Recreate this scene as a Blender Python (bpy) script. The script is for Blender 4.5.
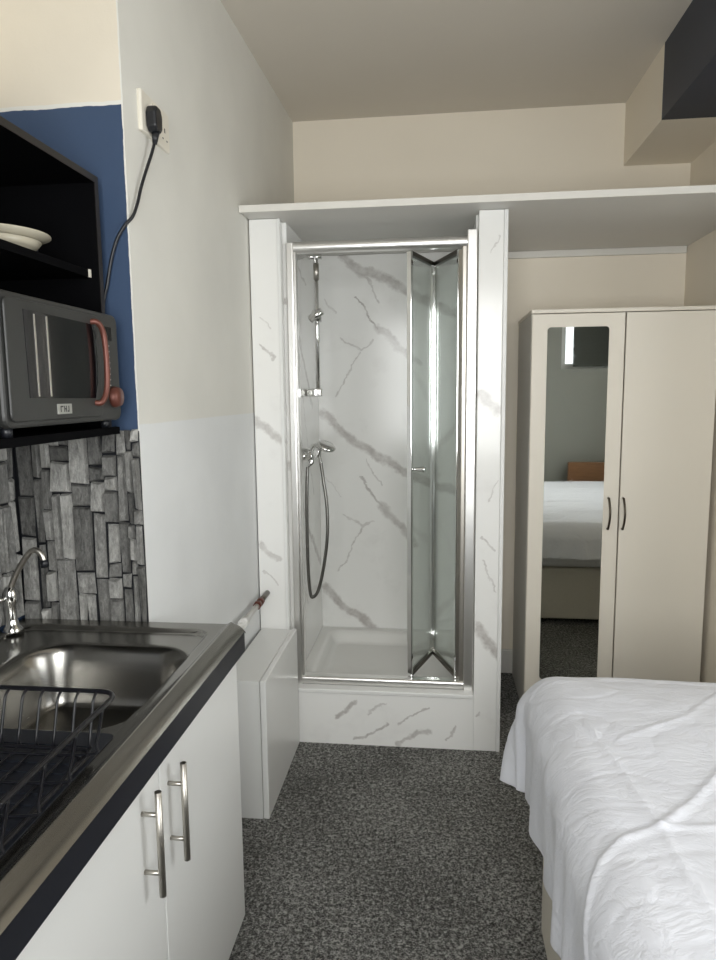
import bpy, bmesh, math, random
from mathutils import Vector, Matrix, noise
for o in list(bpy.data.objects): bpy.data.objects.remove(o, do_unlink=True)
S = bpy.context.scene
COL = S.collection
PI = math.pi

# ------------------------------------------------------------------ camera
cam_d = bpy.data.cameras.new('camera'); cam = bpy.data.objects.new('camera', cam_d); COL.objects.link(cam)
PITCH, YAW, ROLL = .12743, .11599, -.010676
fw = Vector((-math.sin(YAW)*math.cos(PITCH), math.cos(YAW)*math.cos(PITCH), -math.sin(PITCH)))
rt = Vector((math.cos(YAW), math.sin(YAW), 0)); up = rt.cross(fw)
r2 = rt*math.cos(ROLL)+up*math.sin(ROLL); u2 = -rt*math.sin(ROLL)+up*math.cos(ROLL)
M3 = Matrix((r2, u2, -fw)).transposed()
cam.matrix_world = Matrix.Translation((0, 0, 1.5)) @ M3.to_4x4()
cam_d.sensor_width = 36; cam_d.sensor_fit = 'AUTO'; cam_d.lens = 678.4*36/960; cam_d.clip_start = .02
S.camera = cam

# ------------------------------------------------------------------ world, daylight through the windows, exposure
W = bpy.data.worlds.new('sky'); S.world = W; W.use_nodes = True
wb = W.node_tree.nodes['Background']; wb.inputs['Color'].default_value = (.92, .96, 1, 1); wb.inputs['Strength'].default_value = 1.6

def daylight(name, loc, direction, sx, sz, power, color):
    l = bpy.data.lights.new(name, 'AREA'); l.shape = 'RECTANGLE'; l.size = sx; l.size_y = sz; l.energy = power; l.color = color
    o = bpy.data.objects.new(name, l); COL.objects.link(o); o.location = loc
    o.rotation_euler = Vector(direction).to_track_quat('-Z', 'Z').to_euler()
    return o
daylight('daylight_rear', (.05, -.52, 1.62), (0, 1, -.12), 1.2, 1.3, 30.5, (1, .985, .965))
daylight('daylight_side', (1.97, .85, 1.62), (-1, 0, -.15), 1.3, 1.3, 14, (1, .99, .975))
vs = S.view_settings
vs.view_transform = 'Standard'; vs.look = 'None'; vs.gamma = 1; vs.exposure = .6; vs.use_curve_mapping = False

# ------------------------------------------------------------------ materials
class NT:
    def __init__(s, name):
        s.m = bpy.data.materials.new(name); s.m.use_nodes = True; s.t = s.m.node_tree
        s.b = s.t.nodes['Principled BSDF']; s.out = s.t.nodes['Material Output']
    def n(s, typ, ins=None, **kw):
        n = s.t.nodes.new(typ)
        for k, v in kw.items(): setattr(n, k, v)
        for k, v in (ins or {}).items():
            if isinstance(v, bpy.types.NodeSocket): s.t.links.new(v, n.inputs[k])
            else: n.inputs[k].default_value = v
        return n
    def math(s, op, a, b=0., c=0., clamp=False):
        n = s.n('ShaderNodeMath', {0: a, 1: b, 2: c}, operation=op); n.use_clamp = clamp; return n.outputs[0]
    def vm(s, op, a, b=None, scale=None):
        ins = {0: a}
        if b is not None: ins[1] = b
        n = s.n('ShaderNodeVectorMath', ins, operation=op)
        if scale is not None:
            if isinstance(scale, bpy.types.NodeSocket): s.t.links.new(scale, n.inputs['Scale'])
            else: n.inputs['Scale'].default_value = scale
        return n.outputs['Value'] if op in ('DOT_PRODUCT', 'LENGTH') else n.outputs['Vector']
    def mix(s, f, a, b):
        n = s.n('ShaderNodeMix', data_type='RGBA')
        for i, v in ((0, f), (6, a), (7, b)):
            if isinstance(v, bpy.types.NodeSocket): s.t.links.new(v, n.inputs[i])
            else: n.inputs[i].default_value = v
        return n.outputs[2]
    def noise(s, vec, scale, detail=3, rough=.5, out='Fac'):
        return s.n('ShaderNodeTexNoise', {'Vector': vec, 'Scale': scale, 'Detail': detail, 'Roughness': rough}).outputs[out]
    def rng(s, v, a, b, c=0., d=1., smooth=False):
        n = s.n('ShaderNodeMapRange', {0: v, 1: a, 2: b, 3: c, 4: d}); n.clamp = True
        if smooth: n.interpolation_type = 'SMOOTHSTEP'
        return n.outputs[0]
    def pos(s): return s.n('ShaderNodeNewGeometry').outputs['Position']
    def col(s, c): s.set('Base Color', c)
    def set(s, k, v):
        if isinstance(v, bpy.types.NodeSocket): s.t.links.new(v, s.b.inputs[k])
        else: s.b.inputs[k].default_value = v
    def bump(s, h, strength=.3, dist=.005):
        n = s.n('ShaderNodeBump', {'Height': h, 'Strength': strength, 'Distance': dist}); s.set('Normal', n.outputs[0])
def c4(c): return (c[0], c[1], c[2], 1)

def plain(name, c, rough=.5, metal=0., var=.04, vscale=18., bump=0., bscale=120., coat=0., spec=None):
    k = NT(name); p = k.pos()
    n = k.noise(p, vscale, 4)
    k.col(k.mix(n, c4([x*(1-var) for x in c]), c4([min(1, x*(1+var)) for x in c])))
    k.set('Roughness', rough); k.set('Metallic', metal)
    if spec is not None: k.set('Specular IOR Level', spec)
    if coat: k.set('Coat Weight', coat)
    if bump: k.bump(k.noise(p, bscale, 3), bump, .002)
    return k.m

CREAM = (.84, .77, .65); WHITE = (.72, .73, .725); NAVY = (.034, .064, .128)
def two_tone(name, low, high, z, wob=.003, edge=False):
    k = NT(name); p = k.pos()
    sep = k.n('ShaderNodeSeparateXYZ', {0: p}).outputs
    zz = k.math('ADD', sep[2], k.math('MULTIPLY', k.math('SUBTRACT', k.noise(p, 9, 3), .5), wob*2))
    f = k.rng(zz, z-.002, z+.002)
    v = k.rng(k.noise(p, 3.5, 5), .3, .7, .95, 1.03)
    base = k.mix(f, c4(low), c4(high))
    if edge:
        wz = k.math('ADD', zz, k.math('MULTIPLY', k.noise(p, 30, 2), .006))
        g = k.math('MAXIMUM', k.math('MULTIPLY', k.rng(wz, z-.001, z), k.rng(wz, z+.010, z+.009)),
                   k.rng(k.math('ADD', sep[0], k.math('MULTIPLY', k.noise(p, 25, 3), .006)), -.7735, -.7725))
        base = k.mix(g, base, (.74, .73, .68, 1))
    k.col(k.vm('SCALE', base, scale=v)); k.set('Roughness', .62)
    k.bump(k.math('ADD', k.noise(p, 14, 3), k.math('MULTIPLY', k.noise(p, 140, 2), .25)), .25, .004)
    return k.m
m_wall = plain('cream_wall_paint', CREAM, .65, var=.03, vscale=3, bump=.15, bscale=60)
m_left = two_tone('left_wall_paint', WHITE, (.70, .688, .635), 1.424)
m_end = two_tone('navy_and_cream_paint', NAVY, (.74, .68, .57), 2.216, edge=True)
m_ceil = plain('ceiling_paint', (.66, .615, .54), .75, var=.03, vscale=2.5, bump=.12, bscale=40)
m_rear = plain('grey_rear_wall_paint', (.31, .315, .285), .7, var=.04, vscale=3)  # grey puts the backlit wall's shade into its colour
m_navy = plain('navy_paint', (.040, .045, .060), .6, var=.08, vscale=5)
m_trim = plain('white_gloss_trim', (.72, .70, .65), .3)
m_white = plain('white_laminate', (.74, .74, .72), .28, var=.015, vscale=6)
m_ward = plain('off_white_wardrobe_foil', (.80, .75, .655), .38, var=.02, vscale=4)
m_wardside = plain('off_white_side_panel', (.66, .64, .59), .5, var=.02)
m_shelf = plain('white_painted_board', (.66, .645, .61), .5, var=.03, vscale=5)
m_black = plain('matt_black_board', (.003, .003, .0035), .7, var=.1, spec=.03)
m_blackedge = plain('dark_brown_edging', (.022, .019, .017), .45)
m_worktop = plain('navy_black_laminate', (.006, .007, .012), .4, var=.2, vscale=60)
m_chrome = plain('polished_chrome', (.78, .78, .77), .09, 1.0, var=.02)
m_satin = plain('satin_aluminium', (.86, .85, .83), .3, 1.0, var=.03)
m_nickel = plain('brushed_nickel', (.50, .475, .43), .36, 1.0, var=.05)
m_bronze = plain('dark_bronze', (.10, .085, .065), .3, 1.0)
m_wire = plain('black_coated_wire', (.006, .006, .008), .3)
m_mat = plain('navy_drainer_plastic', (.011, .013, .019), .45, var=.15, vscale=40, bump=.15)
m_tray = plain('white_acrylic', (.78, .77, .74), .22, var=.01)
m_mw = plain('dark_grey_enamel', (.027, .0275, .026), .42, var=.06, vscale=30)
m_mwglass = plain('black_glass', (.004, .004, .005), .08)
m_hose = plain('dark_steel_hose', (.22, .215, .20), .3, 1.0)
m_copper = plain('copper_brown_metal', (.13, .043, .03), .4, .4)
m_badge = plain('silver_badge', (.45, .45, .42), .35, .6)
m_dark = plain('dark_print', (.03, .03, .03), .5)
m_plastic = plain('white_socket_plastic', (.73, .69, .60), .35)
m_plug = plain('black_rubber', (.008, .009, .012), .4)
m_crock = plain('cream_glazed_crockery', (.50, .46, .36), .2)
m_greyd = plain('dark_grey_glaze', (.03, .033, .04), .3)
m_pipe = plain('white_painted_pipe', (.74, .73, .70), .35)
m_divan = plain('cream_divan_fabric', (.60, .56, .48), .85, var=.05, vscale=60, bump=.2, bscale=400)
m_mattress = plain('white_ticking', (.72, .72, .72), .9)
m_silicone = plain('white_sealant', (.78, .78, .76), .4)
m_reveal = plain('white_window_paint', (.76, .76, .74), .45)
m_blind = plain('grey_green_blind', (.06, .065, .055), .8)

def brushed():
    k = NT('brushed_stainless_steel'); p = k.pos()
    mp = k.vm('MULTIPLY', p, (60, 4, 60))
    n = k.noise(mp, 6, 4, .6)
    k.col(k.mix(n, (.29, .282, .262, 1), (.32, .31, .288, 1))); k.set('Metallic', 1.)
    k.set('Roughness', k.rng(n, .2, .8, .24, .28)); return k.m
m_steel = brushed()

def wood():
    k = NT('brown_wood_veneer'); p = k.pos()
    n = k.noise(k.vm('MULTIPLY', p, (3, 3, 22)), 4, 6, .6)
    k.col(k.mix(n, (.17, .075, .03, 1), (.34, .17, .07, 1))); k.set('Roughness', .45); return k.m
m_wood = wood()

def carpet():
    k = NT('charcoal_carpet'); p = k.pos()
    a = k.noise(p, 70, 3, .7); b = k.noise(k.vm('MULTIPLY', p, (1, 1.6, 1)), 170, 2, .7); c = k.noise(p, 3, 3)
    w = k.n('ShaderNodeTexVoronoi', {'Vector': k.vm('ADD', p, k.vm('SCALE', k.noise(p, 60, 2, .5, 'Color'), scale=.02)), 'Scale': 130.}).outputs['Distance']
    s = k.math('ADD', k.math('MULTIPLY', a, .6), k.math('ADD', k.math('MULTIPLY', b, .55), k.math('MULTIPLY', w, .25)))
    s = k.rng(s, .42, .9)
    s = k.math('MULTIPLY', s, k.rng(c, .3, .7, .85, 1.1))
    r = k.n('ShaderNodeValToRGB', {0: s}); e = r.color_ramp.elements
    e[0].position = .1; e[0].color = (.016, .016, .015, 1); e[1].position = .9; e[1].color = (.56, .555, .525, 1)
    x = e.new(.5); x.color = (.15, .149, .14, 1)
    k.col(r.outputs[0]); k.set('Roughness', 1.); k.set('Specular IOR Level', .05); k.bump(s, 1., .012); return k.m
m_carpet = carpet()

def stone():
    k = NT('grey_split_stone'); p = k.pos()
    cell = k.n('ShaderNodeObjectInfo').outputs['Random']
    at = k.n('ShaderNodeAttribute', attribute_name='tone').outputs['Fac']
    n = k.noise(k.vm('MULTIPLY', p, (1, 1, .45)), 42, 6, .75); f = k.noise(k.vm('MULTIPLY', p, (1, 1, .4)), 190, 4, .75)
    s = k.math('ADD', k.math('MULTIPLY', n, .55), k.math('ADD', k.math('MULTIPLY', f, .3), k.math('MULTIPLY', at, .32)))
    r = k.n('ShaderNodeValToRGB', {0: s}); e = r.color_ramp.elements
    e[0].position = .33; e[0].color = (.028, .028, .026, 1); e[1].position = .85; e[1].color = (.62, .61, .575, 1)
    x = e.new(.58); x.color = (.215, .212, .2, 1)
    k.col(r.outputs[0]); k.set('Roughness', .6); k.bump(k.math('ADD', n, k.math('MULTIPLY', f, .6)), .9, .010); return k.m
m_stone = stone()

def glass(name, tint, gl=.9):
    k = NT(name); t = k.t; t.nodes.remove(k.b)
    tr = k.n('ShaderNodeBsdfTransparent', {'Color': c4(tint)}); g = k.n('ShaderNodeBsdfGlossy', {'Color': (1, 1, 1, 1), 'Roughness': .03})
    fr = k.n('ShaderNodeFresnel', {'IOR': 1.45})
    mx = k.n('ShaderNodeMixShader', {0: k.math('MULTIPLY', fr.outputs[0], gl), 1: tr.outputs[0], 2: g.outputs[0]})
    t.links.new(mx.outputs[0], k.out.inputs[0]); return k.m
m_glass = glass('greenish_shower_glass', (.955, .98, .968), .4); m_pane = glass('window_glass', (.97, .98, .98), .6)

def mirror_m():
    k = NT('mirror_silvering'); p = k.pos()
    k.col((.72, .74, .71, 1)); k.set('Metallic', 1.)
    k.set('Roughness', k.rng(k.noise(p, 12, 5), .55, .8, .015, .06)); return k.m
m_mirror = mirror_m()

def fabric():
    k = NT('white_cotton_duvet'); p = k.pos()
    mp = k.vm('MULTIPLY', p, (1.6, 4.2, 2.2))
    d = k.noise(p, 2.5, 3, .5, 'Color')
    n = k.noise(k.vm('ADD', mp, k.vm('SCALE', d, scale=1.6)), 5.5, 5, .55)
    r = k.math('ABSOLUTE', k.math('SUBTRACT', n, .5))
    h = k.math('ADD', k.math('MULTIPLY', k.rng(r, 0, .09), .6), k.math('MULTIPLY', n, .8))
    k.col(k.mix(k.noise(p, 9, 3), (.66, .67, .72, 1), (.71, .72, .76, 1))); k.set('Roughness', .8); k.set('Sheen Weight', .15)
    k.bump(h, .14, .02); return k.m
m_duvet = fabric()

def marble(name, axes, segs):
    """white panel with the grey veins of its print, each a polyline in metres"""
    k = NT(name); p = k.pos(); sx = k.n('ShaderNodeSeparateXYZ', {0: p}).outputs
    q0 = k.n('ShaderNodeCombineXYZ', {0: sx[axes[0]], 1: sx[axes[1]], 2: 0.}).outputs[0]
    d1 = k.vm('SCALE', k.vm('SUBTRACT', k.noise(q0, 9, 4, .6, 'Color'), (.5, .5, .5)), scale=.075)
    d2 = k.vm('SCALE', k.vm('SUBTRACT', k.noise(q0, 38, 3, .6, 'Color'), (.5, .5, .5)), scale=.018)
    q = k.vm('MULTIPLY', k.vm('ADD', q0, k.vm('ADD', d1, d2)), (1, 1, 0))
    acc = None
    for pts, w, st in segs:
        for (a, b) in zip(pts[:-1], pts[1:]):
            ba = Vector((b[0]-a[0], b[1]-a[1], 0)); L2 = ba.length_squared
            pa = k.vm('SUBTRACT', q, (a[0], a[1], 0))
            h = k.math('MULTIPLY', k.vm('DOT_PRODUCT', pa, tuple(ba)), 1/L2, clamp=True)
            d = k.vm('LENGTH', k.vm('SUBTRACT', pa, k.vm('SCALE', tuple(ba), scale=h)))
            f = k.rng(d, w*1.1, w*.45, 0, st)
            acc = f if acc is None else k.math('MAXIMUM', acc, f)
    pat = k.rng(k.noise(q0, 22, 5, .65), .3, .62, .45, 1.)
    f = k.math('MULTIPLY', acc, pat)
    cloud = k.rng(k.noise(k.vm('ADD', q0, d1), 5, 5, .6), .55, .8, 0, .16)
    f = k.math('MAXIMUM', f, cloud)
    k.col(k.mix(f, (.86, .855, .83, 1), (.32, .285, .265, 1))); k.set('Roughness', .16); return k.m
B = [[(-.475,2.179),(-.37,2.102),(-.245,2.06),(-.16,2.009),(.123,1.865)],[(-.36,2.083),(-.286,1.958)],[(-.402,1.981),(-.296,1.835)],[(-.296,1.835),(-.17,1.709),(-.085,1.652)],[(-.57,1.975),(-.51,1.905)],[(-.481,1.779),(-.384,1.722),(-.327,1.766)],[(-.389,1.712),(-.468,1.567),(-.516,1.481)],[(-.586,1.389),(-.415,1.243),(-.167,1.093),(.146,.969)],[(-.364,1.155),(-.281,1.024)],[(-.396,1.06),(-.292,.919)],[(-.292,.919),(-.193,.808),(-.11,.708)],[(-.477,.869),(-.383,.795),(-.324,.839)],[(-.388,.79),(-.459,.648),(-.519,.555)],[(-.576,1.06),(-.492,.959)],[(-.585,.471),(-.473,.363),(-.323,.251)]]
BW = [.026,.006,.006,.022,.005,.006,.005,.028,.005,.008,.024,.006,.005,.004,.026]
BS = [.62,.5,.75,.5,.3,.45,.5,.72,.45,.7,.55,.45,.5,.3,.72]
m_mback = marble('marble_print_back', (0, 2), list(zip(B, BW, BS)))
F = [[(-.341,.194),(-.419,.127)],[(-.209,.182),(-.29,.137)],[(-.027,.185),(-.154,.103)],[(-.343,.035),(-.243,.072),(-.205,.101)],[(-.162,.013),(-.09,.057),(-.027,.078)],[(.041,.041),(.086,.097)],[(.165,.154),(.189,.173)],[(.169,1.487),(.232,1.428)],[(.208,2.038),(.233,2.092)],[(.172,.536),(.255,.428)],[(.18,.918),(.24,.865)],[(.206,1.069),(.24,1.142)],[(.177,.823),(.243,.699)],[(-.737,1.395),(-.634,1.304)],[(-.719,1.709),(-.651,1.644)],[(-.708,1.804),(-.66,1.756)],[(-.727,.871),(-.656,.808)],[(-.713,.755),(-.658,.7)]]
FW = [.013,.006,.005,.008,.012,.007,.006,.026,.004,.026,.006,.004,.005,.02,.006,.004,.013,.005]
FS = [.75,.5,.6,.65,.65,.6,.5,.55,.4,.72,.5,.4,.45,.55,.5,.35,.5,.45]
m_mfront = marble('marble_print_front', (0, 2), list(zip(F, FW, FS)))
SD = [[(2.75,1.9),(3.0,1.75),(3.3,1.45)],[(2.8,1.2),(3.1,.9),(3.45,.62)],[(2.9,.9),(3.1,.5)],[(2.8,2.1),(3.2,2.0)],[(3.0,1.6),(3.3,1.0)]]
m_mside = marble('marble_print_side', (1, 2), list(zip(SD, [.02,.02,.008,.01,.006], [.6,.6,.5,.5,.5])))

# ------------------------------------------------------------------ mesh helpers (all shapes given in room coordinates)
def bx(bm, x0, x1, y0, y1, z0, z1, bev=0., seg=2, mi=0):
    t = bmesh.new()
    vv = [t.verts.new((x, y, z)) for x in (x0, x1) for y in (y0, y1) for z in (z0, z1)]
    for f in ((0,1,3,2),(4,6,7,5),(0,4,5,1),(2,3,7,6),(0,2,6,4),(1,5,7,3)): t.faces.new([vv[i] for i in f]).material_index = mi
    if bev: bmesh.ops.bevel(t, geom=t.edges[:], offset=bev, segments=seg, affect='EDGES', profile=.5)
    merge(bm, t); return bm
def merge(bm, t, mat=None):
    if mat is not None: bmesh.ops.transform(t, matrix=mat, verts=t.verts[:])
    mp = {}
    for v in t.verts: mp[v] = bm.verts.new(v.co)
    for f in t.faces:
        try:
            g = bm.faces.new([mp[v] for v in f.verts]); g.material_index = f.material_index; g.smooth = f.smooth
        except ValueError: pass
    t.free()
def tube(bm, pts, r, n=8, closed=False, caps=True):
    pts = [Vector(p) for p in pts]; N = len(pts); rings = []
    rr = r if isinstance(r, (list, tuple)) else [r]*N
    prev = None
    for i, p in enumerate(pts):
        if closed: d = pts[(i+1) % N]-pts[i-1]
        else: d = pts[min(i+1, N-1)]-pts[max(i-1, 0)]
        d.normalize()
        if prev is None:
            a = Vector((0, 0, 1)) if abs(d.z) < .9 else Vector((1, 0, 0))
            u = d.cross(a).normalized()
        else: u = (prev-d*prev.dot(d)).normalized()
        prev = u; w = d.cross(u)
        rings.append([bm.verts.new(p+(u*math.cos(2*PI*k/n)+w*math.sin(2*PI*k/n))*rr[i]) for k in range(n)])
    for i in range(N if closed else N-1):
        a, b = rings[i], rings[(i+1) % N]
        for k in range(n):
            f = bm.faces.new((a[k], a[(k+1) % n], b[(k+1) % n], b[k])); f.smooth = True
    if caps and not closed:
        bm.faces.new(rings[0][::-1]); bm.faces.new(rings[-1])
    return bm
def spline(pts, per=8):
    P = [Vector(p) for p in pts]; out = []
    for i in range(len(P)-1):
        a, b, c, d = P[max(i-1, 0)], P[i], P[i+1], P[min(i+2, len(P)-1)]
        for k in range(per):
            t = k/per
            out.append(.5*((2*b)+(c-a)*t+(2*a-5*b+4*c-d)*t*t+(3*b-a-3*c+d)*t**3))
    out.append(P[-1]); return out
def lathe(bm, prof, c, axis='Z', n=32):
    rings = []
    for r, h in prof:
        ring = []
        for k in range(n):
            a = 2*PI*k/n; u, v = r*math.cos(a), r*math.sin(a)
            p = {'Z': (u, v, h), 'X': (h, u, v), 'Y': (u, h, v)}[axis]
            ring.append(bm.verts.new(Vector(p)+Vector(c)))
        rings.append(ring)
    for a, b in zip(rings[:-1], rings[1:]):
        for k in range(n):
            f = bm.faces.new((a[k], a[(k+1) % n], b[(k+1) % n], b[k])); f.smooth = True
    if prof[0][0] > 1e-6: bm.faces.new(rings[0][::-1])
    if prof[-1][0] > 1e-6: bm.faces.new(rings[-1])
    bmesh.ops.remove_doubles(bm, verts=bm.verts[:], dist=1e-6); return bm
def prism(bm, poly, a0, a1, axis='Z', mi=0):
    def P(u, v, h): return {'Z': (u, v, h), 'Y': (u, h, v), 'X': (h, u, v)}[axis]
    A = [bm.verts.new(P(u, v, a0)) for u, v in poly]; Bv = [bm.verts.new(P(u, v, a1)) for u, v in poly]; n = len(poly)
    bm.faces.new(A[::-1]).material_index = mi; bm.faces.new(Bv).material_index = mi
    for i in range(n): bm.faces.new((A[i], A[(i+1) % n], Bv[(i+1) % n], Bv[i])).material_index = mi
    return bm
def rrect(u0, u1, v0, v1, r, n=6):
    o = []
    for cu, cv, a0 in ((u1-r, v1-r, 0), (u0+r, v1-r, PI/2), (u0+r, v0+r, PI), (u1-r, v0+r, 3*PI/2)):
        for k in range(n+1): o.append((cu+r*math.cos(a0+PI/2*k/n), cv+r*math.sin(a0+PI/2*k/n)))
    return o
def root_of(p):
    while p.parent: p = p.parent
    return p
def obj(name, bm, mat, parent=None, bevel=0., origin=None, smooth=False, recalc=True):
    if recalc: bmesh.ops.recalc_face_normals(bm, faces=bm.faces[:])
    if parent: off = Vector(root_of(parent).location)
    elif origin is not None: off = Vector(origin)
    else:
        xs = [v.co for v in bm.verts]
        off = Vector(((min(v.x for v in xs)+max(v.x for v in xs))/2, (min(v.y for v in xs)+max(v.y for v in xs))/2, min(v.z for v in xs)))
    bmesh.ops.translate(bm, vec=-off, verts=bm.verts[:])
    me = bpy.data.meshes.new(name); bm.to_mesh(me); bm.free()
    for m in (mat if isinstance(mat, (list, tuple)) else [mat]): me.materials.append(m)
    o = bpy.data.objects.new(name, me); COL.objects.link(o)
    if smooth:
        for f in me.polygons: f.use_smooth = True
    if parent: o.parent = parent
    else: o.location = off
    if bevel:
        b = o.modifiers.new('bevel', 'BEVEL'); b.width = bevel; b.segments = 2; b.limit_method = 'ANGLE'; b.angle_limit = math.radians(40)
    return o
def thing(name, label, cat, loc, group=None):
    o = bpy.data.objects.new(name, None); COL.objects.link(o); o.location = loc; o.empty_display_size = .1
    o['label'] = label; o['category'] = cat
    if group: o['group'] = group
    return o
def tag(o, label, cat, group=None):
    o['label'] = label; o['category'] = cat
    if group: o['group'] = group
    return o
def struct(name, bm, mat, parent=None, bevel=0.):
    o = obj(name, bm, mat, parent, bevel)
    if not parent: o['kind'] = 'structure'
    return o
NB = bmesh.new
def box(name, mat, parent, *d, bev=0.):
    return obj(name, bx(NB(), *d), mat, parent, bev)

# ------------------------------------------------------------------ the setting
ZC = 2.86
struct('floor', bx(NB(), -1.25, 2.0, -.6, 3.7, -.12, 0), m_carpet)
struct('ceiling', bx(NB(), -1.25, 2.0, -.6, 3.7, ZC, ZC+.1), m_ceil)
struct('wall_back', bx(NB(), -1.25, 2.0, 3.564, 3.7, 0, ZC), m_wall)
bm = NB(); prism(bm, [(-1.13, 1.70), (-.772, 1.70), (-.728, 3.564), (-1.13, 3.564)], 0, ZC)
bmesh.ops.recalc_face_normals(bm, faces=bm.faces[:])
for f in bm.faces:
    if f.normal.y < -.9: f.material_index = 1
struct('wall_left', bm, [m_left, m_end])
struct('wall_alcove', bx(NB(), -1.25, -1.13, -.6, 3.564, 0, ZC), m_end)
struct('wall_right', bx(NB(), 1.2, 2.0, 2.45, 3.564, 0, ZC), m_wall)
def pierced(axis, a0, a1, u0, u1, hu0, hu1, hz0, hz1):
    bm = NB()
    def b(p0, p1, q0, q1):
        if axis == 'X': bx(bm, a0, a1, p0, p1, q0, q1)
        else: bx(bm, p0, p1, a0, a1, q0, q1)
    b(u0, hu0, 0, ZC); b(hu1, u1, 0, ZC); b(hu0, hu1, 0, hz0); b(hu0, hu1, hz1, ZC); return bm
struct('wall_right_front', pierced('X', 1.8, 2.0, -.45, 2.45, .15, 1.55, .92, 2.32), m_wall)
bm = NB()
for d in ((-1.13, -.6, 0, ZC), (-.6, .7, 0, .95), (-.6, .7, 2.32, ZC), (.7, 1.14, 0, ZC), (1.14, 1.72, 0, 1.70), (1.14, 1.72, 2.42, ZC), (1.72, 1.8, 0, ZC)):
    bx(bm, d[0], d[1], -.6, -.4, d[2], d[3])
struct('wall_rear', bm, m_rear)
def window(n, axis, a, u0, u1, z0, z1):
    w = thing('window_%d' % n, '', '', (a, (u0+u1)/2, z0) if axis == 'X' else ((u0+u1)/2, a, z0))
    del w['label']; del w['category']; w['kind'] = 'structure'
    def b(bm, p0, p1, q0, q1, t):
        if axis == 'X': bx(bm, a-t, a+t, p0, p1, q0, q1)
        else: bx(bm, p0, p1, a-t, a+t, q0, q1)
    f = NB(); s = .05
    b(f, u0, u0+s, z0, z1, .03); b(f, u1-s, u1, z0, z1, .03); b(f, u0+s, u1-s, z0, z0+s, .03); b(f, u0+s, u1-s, z1-s, z1, .03)
    if u1-u0 > 1: b(f, (u0+u1)/2-.02, (u0+u1)/2+.02, z0+s, z1-s, .025)
    obj('window_frame', f, m_reveal, w)
    g = NB(); b(g, u0+s, u1-s, z0+s, z1-s, .003); obj('window_pane', g, m_pane, w)
window(1, 'X', 1.9, .15, 1.55, .92, 2.32)
window(2, 'Y', -.47, -.6, .7, .95, 2.32)
window(3, 'Y', -.52, 1.14, 1.72, 1.70, 2.42)
tag(box('window_blind', m_blind, None, 1.245, 1.72, -.41, -.405, 1.72, 2.42), 'dark grey-green blind at the rear window, seen at the top of the wardrobe mirror', 'blind')
bm = NB(); bx(bm, .89, 1.2, 3.0, 3.564, 2.572, ZC, mi=0); bx(bm, .89, 1.2, -.4, 3.0, 2.572, ZC, mi=1)
struct('ceiling_beam', bm, [m_wall, m_navy])
struct('baseboard_back', bx(NB(), .275, 1.2, 3.548, 3.564, 0, .13), m_trim, bevel=.004)

# ------------------------------------------------------------------ shelf over shower and wardrobe
sh = thing('wall_shelf', 'long white painted shelf over the shower, running to the right wall', 'shelf', (.2, 3.0, 2.18))
bm = NB(); prism(bm, [(-.748, 2.615), (1.2, 2.615), (1.2, 3.56), (-.728, 3.56)], 2.187, 2.207)
obj('shelf_board', bm, m_shelf, sh, .002)
box('front_lipping', m_trim, sh, -.748, 1.2, 2.609, 2.615, 2.183, 2.209, bev=.001)
box('wall_batten', m_trim, sh, .30, 1.195, 3.543, 3.564, 2.155, 2.187, bev=.002)

# ------------------------------------------------------------------ shower cubicle
sc = thing('shower_cubicle', 'marble-patterned panelled shower cubicle with wide white posts and plinth', 'shower', (-.2, 3.1, 0))
YF = 2.728
obj('post', bx(NB(), -.743, -.624, YF, YF+.07, 0, 2.186), m_mfront, sc, .003)
obj('post', bx(NB(), .158, .252, YF, 3.5, 0, 2.186), m_mfront, sc, .003)
box('corner_trim', m_silicone, sc, .252, .268, YF-.003, 3.5, 0, 2.186, bev=.003)
box('corner_trim', m_silicone, sc, -.632, -.618, YF-.003, YF+.012, .50, 2.186, bev=.003)
obj('plinth_panel', bx(NB(), -.624, .158, YF+.002, YF+.02, 0, .232), m_mfront, sc)
obj('back_panel', bx(NB(), -.70, .20, 3.49, 3.505, .24, 2.186), m_mback, sc)
obj('side_panel', bx(NB(), -.625, -.607, YF+.07, 3.49, .24, 2.186), m_mside, sc)
obj('side_panel', bx(NB(), .150, .158, YF+.07, 3.49, .24, 2.186), m_mside, sc)
box('sealant_strip', m_silicone, sc, -.624, .158, YF-.004, YF+.05, .228, .247, bev=.004)
# tray
bm = NB(); tx0, tx1, ty0, ty1 = -.606, .149, 2.78, 3.488
NX, NYY = 60, 56; grid = []
for j in range(NYY+1):
    row = []
    for i in range(NX+1):
        x = tx0+(tx1-tx0)*i/NX; y = ty0+(ty1-ty0)*j/NYY
        qx = abs(x-(tx0+tx1)/2)-((tx1-tx0)/2-.055)+.06; qy = abs(y-(ty0+ty1)/2)-((ty1-ty0)/2-.05)+.06
        d = math.hypot(max(qx, 0), max(qy, 0))+min(max(qx, qy), 0)-.06
        t = min(1, max(0, -d/.035)); t = t*t*(3-2*t)
        row.append(bm.verts.new((x, y, .252-.058*t-.004*min(1, max(0, -d/.3)))))
    grid.append(row)
for j in range(NYY):
    for i in range(NX): bm.faces.new((grid[j][i], grid[j][i+1], grid[j+1][i+1], grid[j+1][i])).smooth = True
tr = thing('shower_tray', 'low white shower tray with raised rim inside the marble cubicle', 'shower tray', (-.23, 3.13, .0))
obj('tray_basin', bm, m_tray, tr)
bm = NB(); bx(bm, tx0, tx1, ty0, ty1, 0.0, .17); obj('tray_base', bm, m_tray, tr)

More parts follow.
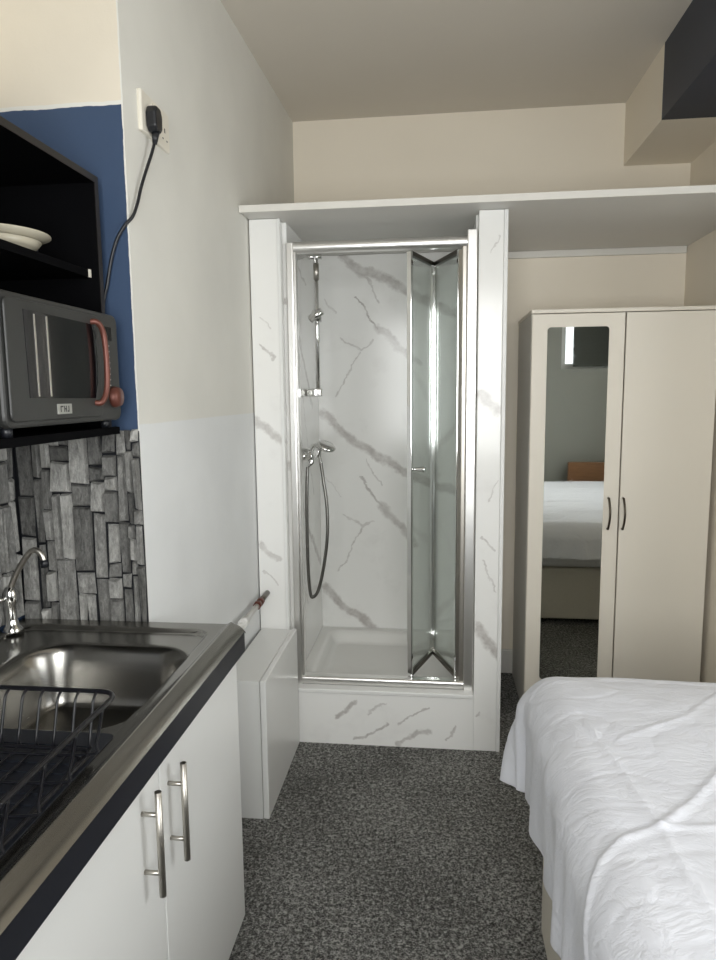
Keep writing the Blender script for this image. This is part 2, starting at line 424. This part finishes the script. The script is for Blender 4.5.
# folding door
sd = thing('shower_door', 'chrome-framed bifold glass shower door, folded open to the right', 'shower door', (-.2, 2.8, .247))
def profile_post(x0, x1, zt, mat):
    bm = NB(); prism(bm, rrect(x0, x1, 2.768, 2.82, .005, 4), .247, zt)
    return obj('frame_post', bm, mat, sd)
profile_post(.116, .157, 2.125, m_satin); profile_post(-.606, -.576, 2.10, m_satin)
bm = NB(); bx(bm, .098, .116, 2.775, 2.815, .247, 2.075, .003); obj('pivot_channel', bm, m_nickel, sd)
bm = NB(); bx(bm, -.576, -.566, 2.775, 2.815, .247, 2.075, .003); obj('strike_channel', bm, m_satin, sd)
bm = NB(); prism(bm, rrect(2.766, 2.820, 2.062, 2.106, .02, 6), -.576, .116, 'X')
obj('top_rail', bm, m_satin, sd, smooth=False)
bm = NB(); prism(bm, rrect(2.764, 2.818, .248, .284, .012, 5), -.576, .116, 'X'); obj('bottom_rail', bm, m_satin, sd)
HX, HY, FX, FY, LX, LY = .092, 2.80, -.014, 3.09, -.112, 2.80
def leaf(ax, ay, bx_, by, handle):
    d = Vector((bx_-ax, by-ay, 0)); L = d.length; d.normalize(); nrm = Vector((d.y, -d.x, 0))
    mat = Matrix((( d.x, nrm.x, 0, ax), (d.y, nrm.y, 0, ay), (0, 0, 1, 0), (0, 0, 0, 1)))
    def loc(u0, u1, t0, t1, z0, z1, bev=0):
        t = NB(); bx(t, u0, u1, t0, t1, z0, z1, bev); o = NB(); merge(o, t, mat); return o
    lf = obj('door_leaf', loc(.012, L-.012, -.003, .003, .30, 2.045), m_glass, sd)
    obj('stile', loc(.0, .016, -.011, .011, .285, 2.06, .003), m_chrome, lf)
    obj('stile', loc(L-.016, L, -.011, .011, .285, 2.06, .003), m_chrome, lf)
    obj('leaf_rail', loc(.016, L-.016, -.008, .008, 2.045, 2.062), m_bronze, lf)
    obj('leaf_rail', loc(.016, L-.016, -.008, .008, .283, .30), m_bronze, lf)
    return lf
leaf(FX, FY, HX, HY, False); l2 = leaf(LX, LY, FX, FY, True)
bm = NB(); tube(bm, [(-.106, 2.83, 1.182), (-.09, 2.825, 1.182), (-.055, 2.818, 1.182), (-.046, 2.816, 1.182)], [.007, .008, .0125, .0125], 14); obj('door_knob', bm, m_chrome, l2)

# riser rail
rr = thing('shower_riser_rail', 'slim chrome shower riser rail on the left shower wall', 'shower rail', (-.606, 3.0, 1.48))
bm = NB(); tube(bm, [(-.523, 3.0, 1.49), (-.523, 3.0, 2.085)], .009, 14); obj('rail_bar', bm, m_chrome, rr)
bm = NB(); tube(bm, [(-.607, 3.0, 2.088), (-.498, 3.0, 2.088)], .011, 12); obj('wall_bracket', bm, m_chrome, rr)
bm = NB(); bx(bm, -.607, -.503, 2.982, 3.018, 1.487, 1.522, .005); obj('wall_bracket', bm, m_chrome, rr)
bm = NB(); tube(bm, [(-.523, 3.0, 1.810), (-.523, 3.0, 1.862)], .021, 16)
tube(bm, [(-.550, 2.98, 1.820), (-.495, 2.97, 1.855)], .017, 12); obj('slider', bm, m_chrome, rr)
bm = NB(); tube(bm, [(-.523, 3.0, 1.99), (-.523, 3.0, 2.06)], .012, 14); obj('rail_sleeve', bm, m_nickel, rr)
# mixer with hose and handset
mx = thing('shower_mixer', 'chrome shower mixer with handset and looping hose on left shower wall', 'shower mixer', (-.606, 3.0, 1.2))
bm = NB(); tube(bm, [(-.607, 2.95, 1.225), (-.56, 2.95, 1.225)], [.022, .014], 16); tube(bm, [(-.607, 3.09, 1.225), (-.56, 3.09, 1.225)], [.022, .014], 16)
tube(bm, [(-.56, 2.93, 1.225), (-.56, 2.94, 1.225), (-.56, 3.10, 1.225), (-.56, 3.11, 1.225)], [.012, .021, .021, .012], 18)
tube(bm, [(-.56, 3.0, 1.225), (-.56, 3.0, 1.19), (-.575, 2.99, 1.175)], [.014, .013, .009], 12); obj('mixer_body', bm, m_chrome, mx)
bm = NB(); tube(bm, spline([(-.56, 3.02, 1.24), (-.548, 3.01, 1.268), (-.52, 2.99, 1.262), (-.50, 2.98, 1.25)]), .009, 10); obj('lever', bm, m_chrome, mx)
bm = NB(); tube(bm, spline([(-.516, 2.99, 1.19), (-.522, 2.985, 1.225), (-.518, 2.98, 1.252)]), [.008]*16+[.010], 10)
t = NB(); lathe(t, [(.0, -.012), (.022, -.012), (.040, 0), (.042, .008), (.034, .014), (0, .016)], (0, 0, 0), n=28)
merge(bm, t, Matrix.Translation((-.488, 2.98, 1.262)) @ Matrix.Rotation(.45, 4, 'Y') @ Matrix.Rotation(.35, 4, 'X')); obj('handset', bm, m_chrome, mx)
bm = NB(); tube(bm, spline([(-.575, 2.985, 1.172), (-.580, 2.98, 1.05), (-.582, 2.98, .9), (-.581, 2.98, .72), (-.574, 2.98, .60), (-.563, 2.98, .572), (-.536, 2.98, .605), (-.508, 2.98, .72), (-.490, 2.98, .86), (-.491, 2.985, 1.0), (-.505, 2.99, 1.11), (-.516, 2.99, 1.195)], 10), .0075, 10); obj('hose', bm, m_hose, mx)

# ------------------------------------------------------------------ wardrobe
wd = thing('wardrobe', 'tall off-white two-door wardrobe with mirror on its left door', 'wardrobe', (.79, 3.3, 0))
WX0, WX1, WY0, WY1, WZ = .408, 1.180, 3.062, 3.545, 1.848
bm = NB(); bx(bm, WX0, WX0+.016, WY0+.02, WY1, 0, WZ-.016); bx(bm, WX1-.016, WX1, WY0+.02, WY1, 0, WZ-.016)
bx(bm, WX0+.016, WX1-.016, WY1-.006, WY1, .07, WZ-.016); bx(bm, WX0+.016, WX1-.016, WY0+.03, WY1-.006, .095, .11)
obj('carcass', bm, m_wardside, wd)
box('top_panel', m_ward, wd, WX0-.004, WX1+.004, WY0-.004, WY1, WZ-.016, WZ, bev=.002)
box('plinth', m_ward, wd, WX0+.003, WX1-.003, WY0+.008, WY0+.03, .0, .112)
def wdoor(x0, x1, mirror):
    d = obj('wardrobe_door', bx(NB(), x0, x1, WY0, WY0+.018, .118, WZ-.019), m_ward, wd, .002)
    if mirror:
        bm = NB(); prism(bm, rrect(.474, .731, .185, 1.772, .014, 5), WY0-.0035, WY0-.0005, 'Y'); obj('door_mirror', bm, m_mirror, d)
    hx = x1-.044 if mirror else x0+.013
    bm = NB(); z0, z1 = .886, 1.036
    pts = [(hx, WY0+.001, z0+.006), (hx, WY0-.012, z0+.007)]+[(hx+.003*math.sin(PI*k/10), WY0-.014-.018*math.sin(PI*k/10), z0+.006+(z1-z0-.012)*k/10) for k in range(11)]+[(hx, WY0-.012, z1-.007), (hx, WY0+.001, z1-.006)]
    tube(bm, pts, .0048, 10); obj('handle', bm, m_bronze, d)
wdoor(WX0+.001, .797, True); wdoor(.8025, WX1-.001, False)

# ------------------------------------------------------------------ bed and duvet
bd = thing('bed', 'double bed with cream divan base at right, under a white duvet', 'bed', (1.0, .75, 0))
obj('divan_base', bx(NB(), .29, 1.7, -.30, 1.74, .03, .37, .012), m_divan, bd)
obj('mattress', bx(NB(), .30, 1.69, -.29, 1.75, .37, .66, .05, 4), m_mattress, bd)
obj('headboard', bx(NB(), 1.21, 1.70, -.345, -.305, .05, .845, .01), m_wood, bd)
for x in (.36, 1.62):
    for y in (-.2, 1.62):
        bm = NB(); lathe(bm, [(.024, 0), (.028, .03)], (x, y, 0), n=16); obj('foot', bm, m_dark, bd)
ZT, XE, YE, RB = .70, .36, 1.85, .11
random.seed(4)
def creases():
    C = [[(.70,1.52),(.569,1.365),(.486,1.274),(.41,1.207),(.341,1.18),(.288,1.14),(.20,1.061),(.12,.982),(.03,.9)],
         [(.41,1.207),(.506,1.202),(.75,1.23),(1.1,1.2)], [(.36,1.62),(.39,1.42),(.41,1.207),(.414,1.067),(.44,.8)], [(.75,1.80),(.6,1.62),(.42,1.52)],
         [(.10,1.55),(.22,1.35),(.29,1.14)]]
    return [(c, h) for c, h in zip(C, (.0055, .005, .003, .003, .003))]
CR = creases()
def segd(u, v, a, b):
    dx, dy = b[0]-a[0], b[1]-a[1]; t = max(0, min(1, ((u-a[0])*dx+(v-a[1])*dy)/(dx*dx+dy*dy)))
    return math.hypot(u-a[0]-dx*t, v-a[1]-dy*t)
def dpoint(u, v):
    a = max(0, XE-u); b = max(0, v-YE)
    hyp = math.hypot(a, b)
    s = (a**4+b**4)**.25 if hyp else 0
    px, py = (max(u, XE), min(v, YE))
    n1 = noise.noise((u*2.2+.4*v, v*5.0, 1.3)); n2 = noise.noise((u*5+v*2, v*11, 4.7)); n3 = noise.noise((u*1.3, v*1.6, 9))
    n4 = abs(noise.noise((u*4.5-v*3, v*7.5+u*2, 2.2)))
    wr = .0045*n1+.0016*n2+.006*n3-.0022*max(0, .07-n4)/.07+.0016*noise.noise((u*9+v*5, v*24, 7.7))*(.4+max(0, n3)*2)
    ridge = 0
    for c, h in CR:
        m = min(segd(u+.004*n2, v+.006*n1, p, q) for p, q in zip(c[:-1], c[1:]))
        ridge += h*math.exp(-(m/.007)**2)
    if hyp == 0:
        edge = min(1, min(u-XE, YE-v)/.25) if min(u-XE, YE-v) > 0 else 0
        return Vector((u, v, ZT+.022*(edge**.7)+wr+ridge))
    dx, dy = -a/hyp, b/hyp; th = math.atan2(b, a)
    q = RB*PI/2
    if s < q: out, drop = RB*math.sin(s/RB), RB*(1-math.cos(s/RB))
    else: out, drop = RB, RB+(s-q)
    corner = math.sin(2*th)**2
    hang = max(0, s-q*.6)
    out += corner*(.02+.26*hang)*min(1, s/q)
    along = v if a > b else u
    k = 1-corner
    out += hang*.06*math.sin(along*16+1.5*n3)*k*(.3 if a > b else 1)+hang*.03*math.sin(along*43+3*n1)
    out += (wr*.7+ridge)*min(1, s/q+.3)
    out -= .02*hang*k
    return Vector((px+dx*out, py+dy*out, ZT-drop+(wr+ridge)*(1-min(1, s/q))))
bm = NB(); U0, U1, V0, V1 = XE-.41, 1.76, .14, YE+.28
nu, nv = 250, 300; G = []
for j in range(nv+1):
    v = V0+(V1-V0)*(1-(1-j/nv)**1.35) ; row = []
    for i in range(nu+1):
        u = U0+(U1-U0)*(i/nu)**1.15
        row.append(bm.verts.new(dpoint(u, v)))
    G.append(row)
for j in range(nv):
    for i in range(nu): bm.faces.new((G[j][i], G[j][i+1], G[j+1][i+1], G[j+1][i])).smooth = True
dv = obj('duvet', bm, m_duvet, None)
so = dv.modifiers.new('thickness', 'SOLIDIFY'); so.thickness = .014; so.offset = -1
tag(dv, 'rumpled white duvet spread over the bed, hanging over its foot and side', 'duvet')

# ------------------------------------------------------------------ kitchen: base unit, worktop, sink
ku = thing('sink_base_unit', 'white kitchen base unit under the sink, with long bar handles', 'cabinet', (-.82, 1.0, 0))
bm = NB(); bx(bm, -1.125, -.548, 1.672, 1.69, .10, .8215); bx(bm, -1.125, -.548, .10, .118, .10, .8215)
bx(bm, -1.125, -.548, .118, 1.672, .10, .118); bx(bm, -1.125, -1.11, .118, 1.672, .118, .8215); obj('carcass', bm, m_white, ku)
box('plinth', m_white, ku, -.61, -.595, .10, 1.69, 0, .10)
box('front_rail', m_black, ku, -.565, -.5485, .118, 1.672, .775, .8215)  # black strip stands in for the shadow gap under the worktop
def kdoor(y0, y1, zt, hy, hz0, hz1):
    d = obj('cabinet_door', bx(NB(), -.548, -.53, y0, y1, .045, zt), m_white, ku, .002)
    if hy is None: return
    bm = NB(); tube(bm, [(-.497, hy, hz0), (-.497, hy, hz1)], .0065, 14); tube(bm, [(-.5305, hy, hz0+.045), (-.497, hy, hz0+.045)], .0045, 10); tube(bm, [(-.5305, hy, hz1-.045), (-.497, hy, hz1-.045)], .0045, 10)
    obj('bar_handle', bm, m_nickel, d)
kdoor(1.1775, 1.692, .792, 1.215, .568, .776); kdoor(.665, 1.1735, .806, 1.093, .585, .790); kdoor(.12, .661, .806, None, 0, 0)
wt = NB(); ZW = .874
for d in ((-1.128, -1.01, -.3, 1.69), (-.555, -.505, -.3, 1.69), (-1.01, -.555, -.3, 1.08), (-1.01, -.555, 1.56, 1.69)): bx(wt, d[0], d[1], d[2], d[3], (.822), ZW)
tag(obj('worktop', wt, m_worktop, None), 'dark navy laminate kitchen worktop edge under the steel sink', 'worktop')
# steel sit-on sink
sk = thing('kitchen_sink', 'stainless steel kitchen sink with one large bowl and drainer', 'sink', (-.82, 1.0, ZW))
xs = [-1.125+(.565)*i/84 for i in range(85)]+[-.556, -.552, -.549, -.546, -.543, -.540, -.537, -.534, -.531, -.528, -.522, -.516, -.511, -.507, -.504, -.502, -.501]
ys = [-.30+1.3*i/44 for i in range(45)]+[1.0+.66*i/100 for i in range(1, 101)]+[1.665, 1.670, 1.675, 1.680, 1.685, 1.688, 1.690]
def sm(a, b, t): t = min(1, max(0, (t-a)/(b-a))); return t*t*(3-2*t)
def sdf(x, y, x0, x1, y0, y1, r):
    qx = abs(x-(x0+x1)/2)-(x1-x0)/2+r; qy = abs(y-(y0+y1)/2)-(y1-y0)/2+r
    return math.hypot(max(qx, 0), max(qy, 0))+min(max(qx, qy), 0)-r
def zsink(x, y):
    z = .898
    inner = -sdf(x, y, -1.10, -.572, -.4, 1.635, .06)
    z -= .010*sm(0, .010, inner)
    b = -sdf(x, y, -.985, -.572, 1.115, 1.535, .10)
    z -= .006*sm(-.008, .010, b)
    z -= .135*sm(.004, .055, b)+.012*sm(.05, .2, b)
    e = -.501-x
    z += .006*math.exp(-((e-.036)/.008)**2)
    if e < .026: z -= .018*(1-max(0, e)/.026)**2
    ey = 1.69-y
    if ey < .012: z -= .012*(1-max(0, ey)/.012)**2
    return max(z, .70)
bm = NB(); G = [[bm.verts.new((x, y, zsink(x, y))) for x in xs] for y in ys]
for j in range(len(ys)-1):
    for i in range(len(xs)-1): bm.faces.new((G[j][i], G[j][i+1], G[j+1][i+1], G[j+1][i])).smooth = True
obj('sink_bowl', bm, m_steel, sk)
bm = NB(); lathe(bm, [(0, .003), (.02, .003), (.036, .0015), (.042, -.002)], (-.79, 1.33, .742), n=28); obj('plughole', bm, m_chrome, sk)
# tap
tp = thing('kitchen_tap', 'chrome swan-neck tap at the rear corner of the sink', 'tap', (-1.098, 1.585, .898))
tx, ty = -1.092, 1.585
bm = NB(); lathe(bm, [(.026, .894), (.026, .902), (.017, .912), (.013, .93), (.013, .965), (.018, .975), (.019, 1.0), (.012, 1.012), (.009, 1.016)], (tx, ty, 0), n=20); obj('tap_body', bm, m_chrome, tp)
bm = NB(); tube(bm, spline([(tx, ty, 1.005), (tx+.025, ty, 1.055), (tx+.06, ty, 1.103), (tx+.08, ty, 1.112), (tx+.095, ty, 1.100), (tx+.10, ty, 1.082)], 8), .0075, 12); obj('spout', bm, m_nickel, tp)
bm = NB(); tube(bm, [(tx+.10, ty, 1.088), (tx+.101, ty, 1.068)], .0105, 12); obj('spout_tip', bm, m_plug, tp)
bm = NB(); tube(bm, [(tx, ty, .985), (tx-.02, ty-.05, .988)], [.008, .006], 10); obj('tap_lever', bm, m_chrome, tp)
# mat and rack
bm = NB(); prism(bm, rrect(-1.03, -.568, .42, 1.088, .012, 4), .890, .900); bm2 = NB(); 
for k in range(22): bx(bm, -1.01, -.59, .45+.028*k, .458+.028*k, .900, .9025)
tag(obj('drainer_mat', bm, m_mat, None), 'dark navy plastic drainer mat lying beside the sink bowl', 'mat')
rk = thing('dish_rack', 'empty black wire dish rack standing on the navy drainer mat', 'dish rack', (-.76, .83, .9025))
def loop(x0, x1, y0, y1, z, r): return [(u, v, z) for u, v in rrect(x0, x1, y0, y1, r, 5)]
bm = NB(); tube(bm, loop(-.985, -.535, .60, 1.044, 1.0, .03), .0042, 8, True); obj('rim', bm, m_wire, rk)
bm = NB(); tube(bm, loop(-.965, -.565, .64, 1.005, .915, .02), .0032, 8, True); obj('base_frame', bm, m_wire, rk)
for k in range(13):
    x = -.955+.0318*k
    bm = NB(); tube(bm, spline([(x, 1.044, 1.0), (x, 1.030, .992), (x, 1.022, .97), (x, 1.008, .925), (x, .995, .912), (x, .82, .910), (x, .65, .912), (x, .637, .925), (x, .622, .97), (x, .60, 1.0)], 4), .0027, 6); obj('wire', bm, m_wire, rk)
for k in range(5):
    y = .66+.082*k
    bm = NB(); tube(bm, spline([(-.985, y, 1.0), (-.972, y, .94), (-.96, y, .916), (-.77, y, .913), (-.57, y, .916), (-.55, y, .94), (-.535, y, 1.0)], 4), .0027, 6); obj('wire', bm, m_wire, rk)
for k in range(6):
    for x0 in (-.84, -.755):
        y = .68+.05*k
        bm = NB(); tube(bm, spline([(x0-.03, y, .914), (x0-.024, y+.01, .955), (x0, y+.02, .978), (x0+.024, y+.01, .955), (x0+.03, y, .914)], 5), .0027, 6); obj('plate_hoop', bm, m_wire, rk)
for x, y in ((-.955, .65), (-.585, .65), (-.955, .995), (-.585, .995)):
    bm = NB(); tube(bm, [(x, y, .9025), (x, y, .916)], .005, 8); obj('foot', bm, m_wire, rk)
# stone splashback
random.seed(11)
bm = NB(); tone = bm.faces.layers.float.new('tone')
def stone_field(bm, axis, plane, u0, u1, z0, z1, sgn):
    u = u0
    while u < u1-.004:
        w = random.choice((.018, .026, .038, .045, .055, .06)); 
        if u1-u-w < .014: w = u1-u
        z = z0-random.random()*.06
        while z < z1:
            h = random.choice((.04, .06, .085, .11, .14, .18)); za, zb = max(z, z0), min(z+h, z1); z += h
            if zb-za < .006: continue
            cols = [(u, u+w)] if w < .04 or random.random() < .7 else [(u, u+w*.48), (u+w*.48, u+w)]
            for ua, ub in cols:
                g = .0016; dd = random.uniform(.007, .018); j = lambda: random.uniform(-.003, .003)
                t = NB()
                a0, a1, b0, b1 = ua+g, ub-g, za+g, zb-g
                q = [(a0+j(), b0+j()), (a1+j(), b0+j()), (a1+j(), b1+j()), (a0+j(), b1+j())]
                def P(uu, zz, d): return (plane+sgn*d, uu, zz) if axis == 'X' else (uu, plane+sgn*d, zz)
                A = [t.verts.new(P(x, y, 0)) for x, y in q]
                e = min(.0045, (a1-a0)*.22)
                cx, cy = (a0+a1)/2, (b0+b1)/2
                q2 = [(x+e*(1 if x < cx else -1), y+e*(1 if y < cy else -1)) for x, y in q]
                Bv = [t.verts.new(P(x, y, dd+random.uniform(-.0045, .0045))) for x, y in q2]
                t.faces.new(Bv)
                for i in range(4): t.faces.new((A[i], A[(i+1) % 4], Bv[(i+1) % 4], Bv[i]))
                n0 = len(bm.faces); merge(bm, t); bm.faces.ensure_lookup_table(); tv = random.random()
                for f in bm.faces[n0:]: f[tone] = tv
        u += w
bx(bm, -1.128, -.773, 1.696, 1.6995, .88, 1.408, mi=1)
stone_field(bm, 'Y', 1.696, -1.121, -.7725, .885, 1.412, -1)
tag(obj('stone_splashback', bm, [m_stone, m_plug], None), 'grey split-stone splashback of upright blocks on the navy end wall', 'splashback')
bm = NB(); tone = bm.faces.layers.float.new('tone')
bx(bm, -1.1295, -1.126, .0, 1.695, .905, 1.400, mi=1)
stone_field(bm, 'X', -1.126, .9, 1.679, .905, 1.400, 1)
tag(obj('stone_splashback', bm, [m_stone, m_plug], None), 'narrow strip of grey stone splashback at the left photo edge, behind the tap', 'splashback')

# ------------------------------------------------------------------ open cupboard, microwave, crockery
cb = thing('wall_cupboard', 'open black wall cupboard holding the microwave and crockery', 'cupboard', (-.98, 1.2, 1.40))
CX0, CX1, CY0, CY1, CZ0, CZ1, T = -1.13, -.829, .70, 1.662, 1.404, 2.032, .016
bm = NB(); bx(bm, CX0, CX1-.002, CY1-T, CY1, CZ0, CZ1); bx(bm, CX0, CX1-.002, CY0, CY0+T, CZ0, CZ1); bx(bm, CX0, CX1-.002, CY0+T, CY1-T, CZ1-T, CZ1)
bx(bm, CX0, CX0+.006, CY0+T, CY1-T, CZ0, CZ1-T); obj('carcass', bm, m_black, cb)
bm = NB(); bx(bm, CX1-.002, CX1, CY1-T, CY1, CZ0, CZ1); bx(bm, CX1-.002, CX1, CY0, CY1-T, CZ1-T, CZ1); obj('edge_strip', bm, m_blackedge, cb)
box('bottom_board', m_black, cb, CX0+.006, -.80, CY0+T, CY1-T, CZ0, CZ0+.018)
s = box('shelf', m_black, cb, CX0+.006, -.852, CY0+T, CY1-T, 1.790, 1.808)
box('shelf_clip', m_plastic, s, -.852, -.849, 1.632, 1.641, 1.790, 1.809)
mw = thing('microwave', 'dark grey microwave with copper-brown handle in the black cupboard', 'microwave', (-.95, 1.405, 1.422))
MY0, MY1, MZ0, MZ1, MX = 1.172, 1.642, 1.440, 1.696, -.79
bm = NB(); bx(bm, -1.10, MX-.02, MY0+.004, MY1-.004, MZ0, MZ1, .008); obj('body', bm, m_mw, mw)
bm = NB(); prism(bm, rrect(MY0, MY1, MZ0, MZ1, .022, 5), MX-.02, MX, 'X'); obj('front_panel', bm, m_mw, mw, .006)
dr = obj('door', prism(NB(), rrect(MY0+.012, 1.536, MZ0+.012, MZ1-.012, .014, 4), MX+.0005, MX+.006, 'X'), m_mw, mw, .003)
bm = NB(); prism(bm, [(1.244, 1.497), (1.50, 1.495), (1.516, 1.53), (1.52, 1.59), (1.516, 1.655), (1.512, 1.662), (1.24, 1.666)], MX+.006, MX+.0075, 'X'); obj('door_window', bm, m_mwglass, dr)
for y in (1.272, 1.315): 
    bm = NB(); bx(bm, MX+.0075, MX+.0085, y, y+.004, 1.50, 1.660); obj('window_trim', bm, m_nickel, dr)  # bright strips imitate vertical reflections in the door glass
bm = NB(); tube(bm, spline([(MX+.004, 1.502, 1.668), (MX+.018, 1.508, 1.666), (MX+.024, 1.522, 1.640), (MX+.025, 1.527, 1.575), (MX+.024, 1.522, 1.515), (MX+.018, 1.508, 1.486), (MX+.004, 1.502, 1.484)], 8), .0068, 12); obj('handle', bm, m_copper, dr)
box('display', m_mwglass, mw, MX, MX+.0015, 1.560, 1.605, 1.632, 1.664)
for k in range(8):
    box('button', m_badge, mw, MX, MX+.002, 1.566, 1.590, 1.618-.0135*k, 1.621-.0135*k)
bm = NB(); lathe(bm, [(.026, 0), (.026, .004), (.022, .016), (.0, .018)], (MX, 1.604, 1.497), 'X', 24); obj('knob', bm, m_copper, mw)
bg = box('badge', m_badge, mw, MX+.0005, MX+.008, 1.338, 1.392, 1.463, 1.484)
bm = NB()
for a, b, c, d in ((1.347, 1.350, 1.467, 1.480), (1.350, 1.358, 1.477, 1.480), (1.361, 1.364, 1.467, 1.480), (1.368, 1.371, 1.467, 1.480), (1.364, 1.368, 1.472, 1.475), (1.378, 1.381, 1.467, 1.480), (1.374, 1.378, 1.467, 1.470)): bx(bm, MX+.008, MX+.0083, a, b, c, d)
obj('badge_lettering', bm, m_dark, bg)
for x in (-1.07, -.815):
    for y in (1.21, 1.60):
        bm = NB(); lathe(bm, [(.011, 1.422), (.011, 1.444)], (x, y, 0), n=14); obj('foot', bm, m_plug , mw)
SZ = 1.8085
bm = NB(); lathe(bm, [(0, .004), (.04, .0), (.045, .0), (.045, .006), (.080, .022), (.092, .036), (.089, .036), (.077, .025), (.045, .010), (0, .012)], (-.975, 1.465, SZ), n=40)
tag(obj('bowl', bm, m_crock, None), 'cream bowl on the cupboard shelf, under the plate', 'bowl')
bm = NB(); lathe(bm, [(0, .0), (.075, .0), (.08, .003), (.112, .011), (.112, .014), (.079, .007), (0, .005)], (-.975, 1.465, SZ+.037), n=40)
tag(obj('dinner_plate', bm, m_crock, None), 'cream plate lying on top of the bowl in the cupboard', 'plate')
bm = NB(); lathe(bm, [(0, 0), (.020, 0), (.023, .03), (.024, .062), (.022, .062), (.019, .02), (0, .01)], (-1.00, 1.622, SZ), n=28)
tag(obj('small_dish', bm, m_greyd, None), 'small dark dish beside the plate at the far end of the cupboard shelf', 'dish')

# ------------------------------------------------------------------ socket, plug, cable
def wallx(y): return -.772+(y-1.70)*(.044/1.864)
so_ = thing('wall_socket', 'white double wall socket high on the left wall', 'socket', (wallx(1.89), 1.89, 2.18))
w0 = wallx(1.9)
obj('faceplate', bx(NB(), w0-.004, w0+.009, 1.78, 1.965, 2.182, 2.285, .004), m_plastic, so_)
for y in (1.846, 1.898): box('switch_rocker', m_plastic, so_, w0+.009, w0+.0125, y, y+.012, 2.252, 2.272, bev=.001)
bm = NB()
for a, b, c, d in ((1.927, 1.933, 2.226, 2.238), (1.912, 1.919, 2.206, 2.210), (1.940, 1.947, 2.206, 2.210)): bx(bm, w0+.009, w0+.0094, a, b, c, d)
obj('pin_holes', bm, m_dark, so_)
pg = thing('power_plug', 'black plug in the double socket with cable hanging to the cupboard', 'plug', (w0+.01, 1.845, 2.2))
bm = NB(); prism(bm, [(1.800, 2.198), (1.812, 2.188), (1.834, 2.188), (1.846, 2.198), (1.848, 2.233), (1.838, 2.252), (1.808, 2.252), (1.798, 2.233)], w0+.0095, w0+.038, 'X'); obj('plug_body', bm, m_plug, pg, .006)
bm = NB(); tube(bm, [(w0+.026, 1.823, 2.190), (w0+.022, 1.823, 2.160)], [.011, .006], 12); obj('cord_grip', bm, m_plug, pg)
bm = NB(); tube(bm, spline([(w0+.022, 1.823, 2.165), (w0+.018, 1.812, 2.135), (w0+.012, 1.782, 2.08), (w0+.009, 1.752, 2.03), (w0+.008, 1.728, 1.985), (w0+.004, 1.705, 1.948), (-.778, 1.692, 1.925), (-.80, 1.688, 1.89), (-.818, 1.687, 1.84), (-.832, 1.687, 1.78), (-.845, 1.687, 1.73), (-.852, 1.687, 1.62)], 8), .0042, 8); obj('cable', bm, m_plug, pg)

# ------------------------------------------------------------------ low boxed cabinet and pipe
lc = thing('low_cabinet', 'low white box cabinet between the kitchen unit and shower', 'cabinet', (-.66, 2.44, 0))
box('carcass', m_white, lc, -.735, -.606, 2.185, 2.712, .0, .512, bev=.002)
box('cabinet_door', m_white, lc, -.603, -.582, 2.178, 2.712, .006, .517, bev=.003)
pp = thing('water_pipe', 'short white pipe with copper nuts entering the shower post', 'pipe', (-.71, 2.5, .64))
bm = NB(); tube(bm, [(-.715, 2.1, .648), (-.712, 2.58, .658)], .011, 12); obj('pipe_run', bm, m_pipe, pp)
bm = NB(); tube(bm, [(-.712, 2.36, .655), (-.712, 2.40, .655)], .018, 14); obj('pipe_clip', bm, m_pipe, pp)
for y in (2.565, 2.605):
    bm = NB(); tube(bm, [(-.712, y, .659), (-.712, y+.026, .659)], .017, 6); obj('compression_nut', bm, m_copper, pp)
bm = NB(); tube(bm, [(-.712, 2.59, .659), (-.71, 2.729, .664)], .012, 12); obj('pipe_end', bm, m_bronze, pp)
